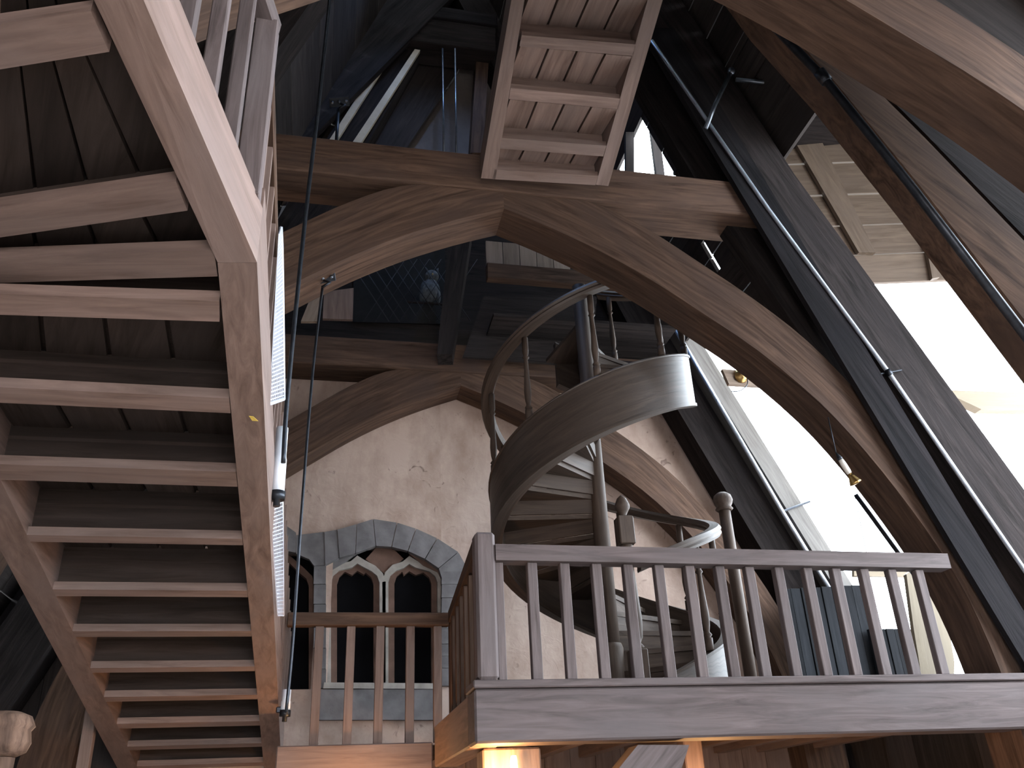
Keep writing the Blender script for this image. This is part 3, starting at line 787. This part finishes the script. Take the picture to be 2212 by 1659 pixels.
tube('cable', smooth_poly([bp_+V((.06, -.02, -.02)), bp_+V((.04, -.02, -.12)), bp_+V((-.06, -.02, -.20)), bp_+V((-.16, -.02, -.21))], 5), .006, IRON, bf, 6)
# tall dark boards low on the right
pw = thing('tarred_parapet', PY(1780, 1470, 9.0), 'low dark boarded wall behind the right end of the railing', 'boarding')
for i in range(9):
    xa = 1686+i*22; yt = 1272-1.2*i
    a = PY(xa, yt, 9.1); b = PY(xa+21, yt, 9.1)
    box('plank', (a.x, 9.1+.01*(i % 2), 2.495), (b.x, 9.16+.01*(i % 2), a.z), SLATE, pw, bev=.004)
for i in range(5):
    xa = 1878+i*18
    a = PY(xa, 1358, 9.0); b = PY(xa+17, 1358, 9.0)
    box('plank', (a.x, 9.0+.01*(i % 2), 2.495), (b.x, 9.06+.01*(i % 2), a.z), SLATE, pw, bev=.004)
tp = thing('curved_bargeboard', PY(2000, 1400, 7.6), 'cream curved board lit from outside at the right end of the railing', 'board')
a = [PY(x, y, 7.6) for x, y in ((1958, 1240), (1966, 1300), (1974, 1360), (1984, 1420), (1996, 1500))]
b = [PY(x, y, 7.6) for x, y in ((1990, 1215), (2030, 1300), (2052, 1370), (2062, 1430), (2060, 1500))]
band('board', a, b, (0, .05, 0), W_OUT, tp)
op = thing('outside_plank', PY(1900, 1232, 8.6), 'tan plank crossing the bright gap just under the handrail', 'plank')
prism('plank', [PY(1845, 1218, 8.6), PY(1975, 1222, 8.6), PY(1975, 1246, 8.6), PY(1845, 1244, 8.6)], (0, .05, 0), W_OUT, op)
ob = thing('outer_timber', PY(2090, 860, 8.0), 'pale timber stub crossing the bright opening at far right', 'timber')
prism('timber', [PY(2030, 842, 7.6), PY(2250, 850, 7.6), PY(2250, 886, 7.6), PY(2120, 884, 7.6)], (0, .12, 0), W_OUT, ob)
# dark bars in the sky gap
gr = thing('thin_dark_bar', PY(1900, 1130, 7.0), 'thin black slanting bar across the bright gap beside the arch', 'bar')
tube('rod', [PY(1848, 1068, 7.0), PY(1985, 1255, 7.0)], .022, IRON, gr, 8)
wire = thing('thin_wire', PY(1870, 1100, 7.2), 'hair-thin wire hanging down the bright gap to the handrail', 'wire')
tube('strand', [PY(1838, 1030, 7.0), PY(1872, 1195, 7.0)], .0035, IRON, wire, 6)
for i, (a_, b_) in enumerate((((1352, 285), (1352, 390)), ((1400, 235), (1420, 392)), ((1440, 270), (1470, 392)))):
    s_ = thing('roof_bar', PY(*a_, 8.2), ('leftmost', 'middle', 'rightmost')[i]+' of three dark bars across the small roof gap right of the upper stairs', 'bar')
    prism('bar', [PY(a_[0], a_[1], 8.0), PY(a_[0]+18, a_[1], 8.0), PY(b_[0]+18, b_[1], 8.0), PY(b_[0], b_[1], 8.0)], (0, .06, 0), W_ROOF, s_)

# ================================================================== CONDUITS, CABLES, FITTINGS
c1 = thing('steel_conduit', PY(1920, 805, YA-.15), 'long pale conduit running down the front rafter on the right', 'conduit')
tube('pipe', [PY(1408, 88, YA-.15), PY(1660, 452, YA-.11), PY(1920, 805, YA-.11), PY(2250, 1285, YA-.11)], .019, CONDUIT, c1)
cc = PY(1920, 805, YA-.11)
bar('clip', cc+V((-.08, .02, -.01)), cc+V((.16, .03, .05)), .02, .012, IRON, c1)
lathe('collar', [(.026, -.03), (.026, .03)], cc, IRON, c1, 10, axis=PY(2250, 1285, YA-.11)-cc)
c2 = thing('steel_conduit', PY(1690, 1105, YC-.2), 'conduit on the rear rafter ending above the low dark boards', 'conduit')
tube('pipe', [PY(1455, 705, YC-.36), PY(1690, 1105, YC-.36), PY(1792, 1272, YC-.36)], .026, CONDUIT, c2)
bar('clip', PY(1690, 1105, YC-.36), PY(1750, 1083, YC-.36), .028, .028, IRON, c2)
c3 = thing('black_pipe', PY(1790, 180, 3.9), 'thick black pipe slanting down the near roof at upper right', 'pipe')
tube('pipe', [PY(1600, -20, 3.95), PY(1645, 29, 3.95), PY(1790, 180, 3.95), PY(1976, 412, 3.95), PY(2240, 758, 3.95)], .031, IRON, c3)
lathe('coupling', [(.042, -.05), (.042, .05)], PY(1778, 166, 3.95), IRON, c3, 12, axis=PY(1976, 412, 3.95)-PY(1790, 180, 3.95))
br = thing('bent_pipe_bracket', PY(1525, 272, YA-.2), 'bent iron pipe arm with a ball joint, sticking up from the front rafter', 'bracket')
tube('arm', [PY(1524, 278, YA-.16), PY(1545, 225, YA-.2), PY(1578, 158, YA-.24)], .022, STEEL, br)
tube('cross_arm', [PY(1590, 172, YA-.24), PY(1706, 183, YA-.30)], .022, STEEL, br)
lathe('joint', [(.006, -.045), (.034, -.03), (.042, 0), (.034, .03), (.006, .045)], PY(1580, 155, YA-.24), STEEL, br, 14)
rp = thing('hanging_cable', PY(690, 200, 5.0), 'thick black cable hanging in front of the tie beam on the left', 'cable')
tube('cable', smooth_poly([PY(x, y, 5.0) for x, y in ((716, -40), (690, 210), (662, 450), (637, 690), (619, 880), (612, 1000))], 4), .014, IRON, rp)
rp2 = thing('hanging_cable', PY(690, 620, YA+.2), 'thinner black cable hung from a plate on the front arch', 'cable')
tube('cable', smooth_poly([PY(x, y, YA+.2) for x, y in ((697, 618), (676, 800), (652, 1100), (633, 1380), (618, 1540))], 4), .011, IRON, rp2)
rp3 = thing('hanging_cable', PY(728, 250, 9.0), 'short cable dropping from the bracket on the left roof slope', 'cable')
tube('cable', [PY(731, 236, 9.0), PY(725, 332, 9.0)], .022, IRON, rp3)
for i, (x0, x1) in enumerate(((956, 959), (983, 986))):
    r_ = thing('drop_rod', PY(x0, 110, 9.3), ('left', 'right')[i]+' of two thin steel rods hanging below the high collar beam', 'rod')
    tube('rod', [PY(x0, 105, 9.35), PY(x1, 350, 9.35)], .014, STEEL, r_, 8)
def plate(p, s, label):
    t = thing('iron_bracket', p, label, 'bracket')
    bar('plate', p+V((-.10*s, 0, -.02)), p+V((.10*s, 0, .05)), .10*s, .014, IRON, t, up=(0, -.6, -1))
    for dx in (-.07, .0, .07):
        lathe('bolt', [(.014*s, 0), (.014*s, .03), (.008*s, .036)], p+V((dx*s, -.01, .012+.3*dx*s)), STEEL, t, 8, axis=(0, -.6, -1))
    tube('hook', [p+V((.01, 0, -.01)), p+V((.06*s, -.05, -.06*s)), p+V((0, -.03, -.10*s))], .012*s, IRON, t, 8)
    return t
plate(PY(697, 603, YA+.16), 1.0, 'iron plate with bolts on the soffit of the front arch')
plate(PY(733, 222, 9.0), 1.3, 'iron bracket high on the left roof slope')
# tube spotlights on the big stairs
def spot(px0, px1, Y, lab):
    b0 = PY(*px0, Y); t1 = PY(*px1, Y); ax_ = t1-b0; L = ax_.length
    t = thing('tube_spotlight', b0, lab, 'spotlight')
    lathe('housing', [(.040, .05), (.040, L*.55), (.036, L*.6), (.036, L)], b0, WHITE, t, 16, axis=ax_)
    lathe('cap', [(.02, -.04), (.02, 0), (.045, .0), (.047, .05)], b0, IRON, t, 16, axis=ax_)
    bar('bracket', b0+ax_*.25, b0+ax_*.25+V((-.075, 0, 0)), .03, .05, IRON, t)
    return t
spot((598, 1080), (610, 925), 5.1, 'white tube spotlight with black cap clamped on the stair side, upper of two')
spot((615, 1548), (620, 1490), 8.0, 'small tube spotlight low on the stair side near the landing railing')
# wire mesh guard outside the stair railing
mg = thing('mesh_guard', PY(600, 700, 4.5), 'upper bright wire mesh strip hanging along the stair railing, ending in a point', 'mesh guard')
def mgp(u, v):
    L_ = PY(lerp(603, 583, v), lerp(505, 872, v), lerp(3.9, 4.35, v)); R_ = PY(lerp(607, 613, v**.6), lerp(490, 862, v), lerp(4.3, 4.9, v))
    return lerp(L_, R_, u)
vs = []; fs = []
def wire_seg(a, b, r=.0045):
    a = V(a); b = V(b); d = (b-a).normalized(); u = d.orthogonal().normalized()*r; v = d.cross(u)
    n = len(vs)
    for p in (a, b): vs.extend([p+u, p+v, p-u, p-v])
    for k in range(4): fs.append([n+k, n+(k+1) % 4, n+4+(k+1) % 4, n+4+k])
for i in range(9):
    for j in range(44): wire_seg(mgp(i/8, j/44), mgp(i/8, (j+1)/44))
for j in range(45): wire_seg(mgp(0, j/44), mgp(1, j/44))
wm = mesh('wire_mesh', vs, fs, MESHW, mg); wm['kind'] = 'stuff'
tube('edge_rod', [mgp(1, j/10) for j in range(11)], .010, MESHW, mg, 8)
bar('bottom_rail', mgp(0, 1), mgp(1, 1), .02, .02, MESHW, mg)
mg2 = thing('mesh_guard', PY(600, 1180, 5.6), 'lower narrow strip of wire mesh under the upper tube spotlight', 'mesh guard')
vs = []; fs = []
def mgq(u, v):
    L_ = PY(lerp(584, 600, v), lerp(1095, 1330, v), lerp(5.2, 6.2, v)); R_ = PY(lerp(610, 612, v), lerp(1085, 1330, v), lerp(5.9, 6.9, v))
    return lerp(L_, R_, u)
for i in range(8):
    for j in range(30): wire_seg(mgq(i/7, j/30), mgq(i/7, (j+1)/30))
for j in range(31): wire_seg(mgq(0, j/30), mgq(1, j/30))
wm2 = mesh('wire_mesh', vs, fs, MESHW, mg2); wm2['kind'] = 'stuff'
tube('edge_rod', [mgq(1, j/6) for j in range(7)], .008, MESHW, mg2, 8)
# fallen leaf on the stringer
lf = thing('leaf', PY(548, 903, 4.0), 'small yellow leaf stuck on the right stringer of the big stairs', 'leaf')
c = L1(548, 903)-V((0, 0, .004))
prism('blade', [L1(538, 897)-V((0, 0, .003)), L1(547, 898)-V((0, 0, .003)), L1(558, 908)-V((0, 0, .003)), L1(545, 907)-V((0, 0, .003))], (0, 0, -.002), LEAFM, lf)
# knobbed post behind the railing
kb = PY(1622, 1475, 8.3); kt = PY(1566, 1100, 8.3)
kp = thing('knob_post', (kb.x, 8.3, FLOOR_Z), 'round dark post with a ball cap standing behind the front railing', 'post')
px_ = (kb.x+kt.x)/2
lathe('shaft', [(.062, 0), (.062, kt.z-FLOOR_Z-.02)], (px_, 8.3, FLOOR_Z), W_SPIRAL, kp, 18)
lathe('cap', [(.075, 0), (.095, .02), (.075, .045), (.095, .08), (.105, .12), (.09, .17), (.05, .20), (.01, .21)], (px_, 8.3, kt.z-.02), W_SPIRAL, kp, 18)
# hanging lantern by the arch
lz = PY(1806, 978, 6.0); lt = thing('hanging_lantern', lz, 'slim lantern with a flared amber foot hanging beside the arch', 'lantern')
d_ = PY(1850, 1046, 6.0)-lz; L = d_.length
lathe('hood', [(.006, 0), (.012, .02), (.022, .05), (.022, .065)], lz, IRON, lt, 12, axis=d_)
lathe('glass', [(.020, .066), (.024, .10), (.024, .17), (.020, L*.66)], lz, GLASSLIT, lt, 12, axis=d_)
lathe('foot', [(.018, L*.67), (.026, L*.76), (.048, L*.93), (.052, L*.97), (.02, L)], lz, BRASS, lt, 14, axis=d_)
tube('hanger', [lz, lz+V((0, 0, .32))], .005, IRON, lt, 6)

# blue work light up in the ridge, above the picture
wl_ = thing('ridge_floodlight', (AX, 7.7, 13.4), 'blue floodlight hung in the ridge high above the upper stairs', 'floodlight')
lathe('housing', [(.05, -.22), (.12, -.18), (.15, 0), (.16, .02)], (AX, 7.7, 13.4), IRON, wl_, 16, axis=(0, 0, -1))
tube('stem', [(AX, 7.7, 13.6), (AX, 7.7, 14.9)], .02, IRON, wl_)
bl = bpy.data.lights.new('blue_floodlight', 'SPOT'); bl.energy = 330; bl.color = (.30, .52, 1.0); bl.spot_size = math.radians(110); bl.spot_blend = .5; bl.shadow_soft_size = .12
blo = bpy.data.objects.new('blue_floodlight', bl); COL.objects.link(blo); blo.location = (AX, 7.7, 13.36)
# ================================================================== OWL BEHIND THE GRILLE
gp = thing('window_grille', PY(860, 630, 9.5), 'dark framed grille of thin slanting bars above the rear tie beam', 'grille')
GYY = 9.50
prism('side_panel', [PY(700, 630, GYY), PY(764, 622, GYY), PY(762, 690, GYY), PY(697, 688, GYY)], (0, .05, 0), W_STAIR, gp)
prism('back_panel', [PY(764, 560, 9.97), PY(962, 520, 9.97), PY(958, 700, 9.97), PY(762, 695, 9.97)], (0, .02, 0), DARK, gp)
for i in range(9):
    x0 = 752+i*22
    tube('bar', [PY(x0, 560, GYY+.02), PY(x0+88, 694, GYY+.02)], .0055, IRON, gp, 6)
for i in range(7):
    x0 = 800+i*26
    tube('bar', [PY(x0+75, 560, GYY+.035), PY(x0-15, 694, GYY+.035)], .004, IRON, gp, 6)
ow = PY(929, 628, 9.78)
owl = thing('owl', ow, 'pale grey owl with ear tufts perched behind the grille', 'owl')
def ell(name, c, r, mat, par, seg=14, ring=9, lean=(0, 0, 1)):
    prof = [(max(.002, r[0]*math.sin(math.pi*i/ring)), -r[1]*math.cos(math.pi*i/ring)) for i in range(ring+1)]
    return lathe(name, prof, c, mat, par, seg, axis=lean)
ell('body', ow+V((0, 0, .0)), (.11, .19), FEATHER, owl, lean=(.1, 0, 1))
ell('head', ow+V((.02, -.02, .21)), (.095, .09), FEATHER, owl)
for s in (-1, 1):
    lathe('ear_tuft', [(.028, 0), (.018, .04), (.003, .08)], ow+V((.02+s*.06, -.03, .275)), FEATHER_D, owl, 8, axis=(s*.35, 0, 1))
    ell('wing', ow+V((s*.095, .0, -.02)), (.045, .17), FEATHER_D, owl, lean=(s*-.12, 0, 1))
    ell('eye', ow+V((.02+s*.037, -.098, .22)), (.016, .010), EYE, owl, 10, 6, lean=(0, 1, 0))
lathe('beak', [(.014, 0), (.008, .02), (.002, .035)], ow+V((.02, -.105, .20)), BRASS, owl, 8, axis=(0, -.5, -1))
bar('perch', ow+V((-.3, -.02, -.21)), ow+V((.3, -.02, -.21)), .03, .03, W_ROOF, gp)

# ================================================================== LEFT BOTTOM CORNER
cv = thing('carved_post', PY(20, 1600, 4.6), 'pale carved post head at the bottom left edge', 'post')
cp = PY(8, 1575, 4.6)
lathe('shaft', [(.07, 0), (.07, cp.z-.12)], (cp.x, 4.6, 0), W_TRUSS, cv, 14)
lathe('head', [(.07, 0), (.11, .02), (.125, .06), (.115, .11), (.13, .13), (.11, .17), (.06, .19)], (cp.x, 4.6, cp.z-.118), W_TRUSS, cv, 14)
sp2 = thing('slim_post', (PY(212, 1600, 8.8).x, 8.8, 0), 'slim brown post in the gap left of the big stairs', 'post')
x_ = PY(205, 1600, 8.8).x - .06
box('post', (x_-.05, 8.75, 0), (x_+.05, 8.85, 2.9), W_STAIR, sp2, bev=.006)
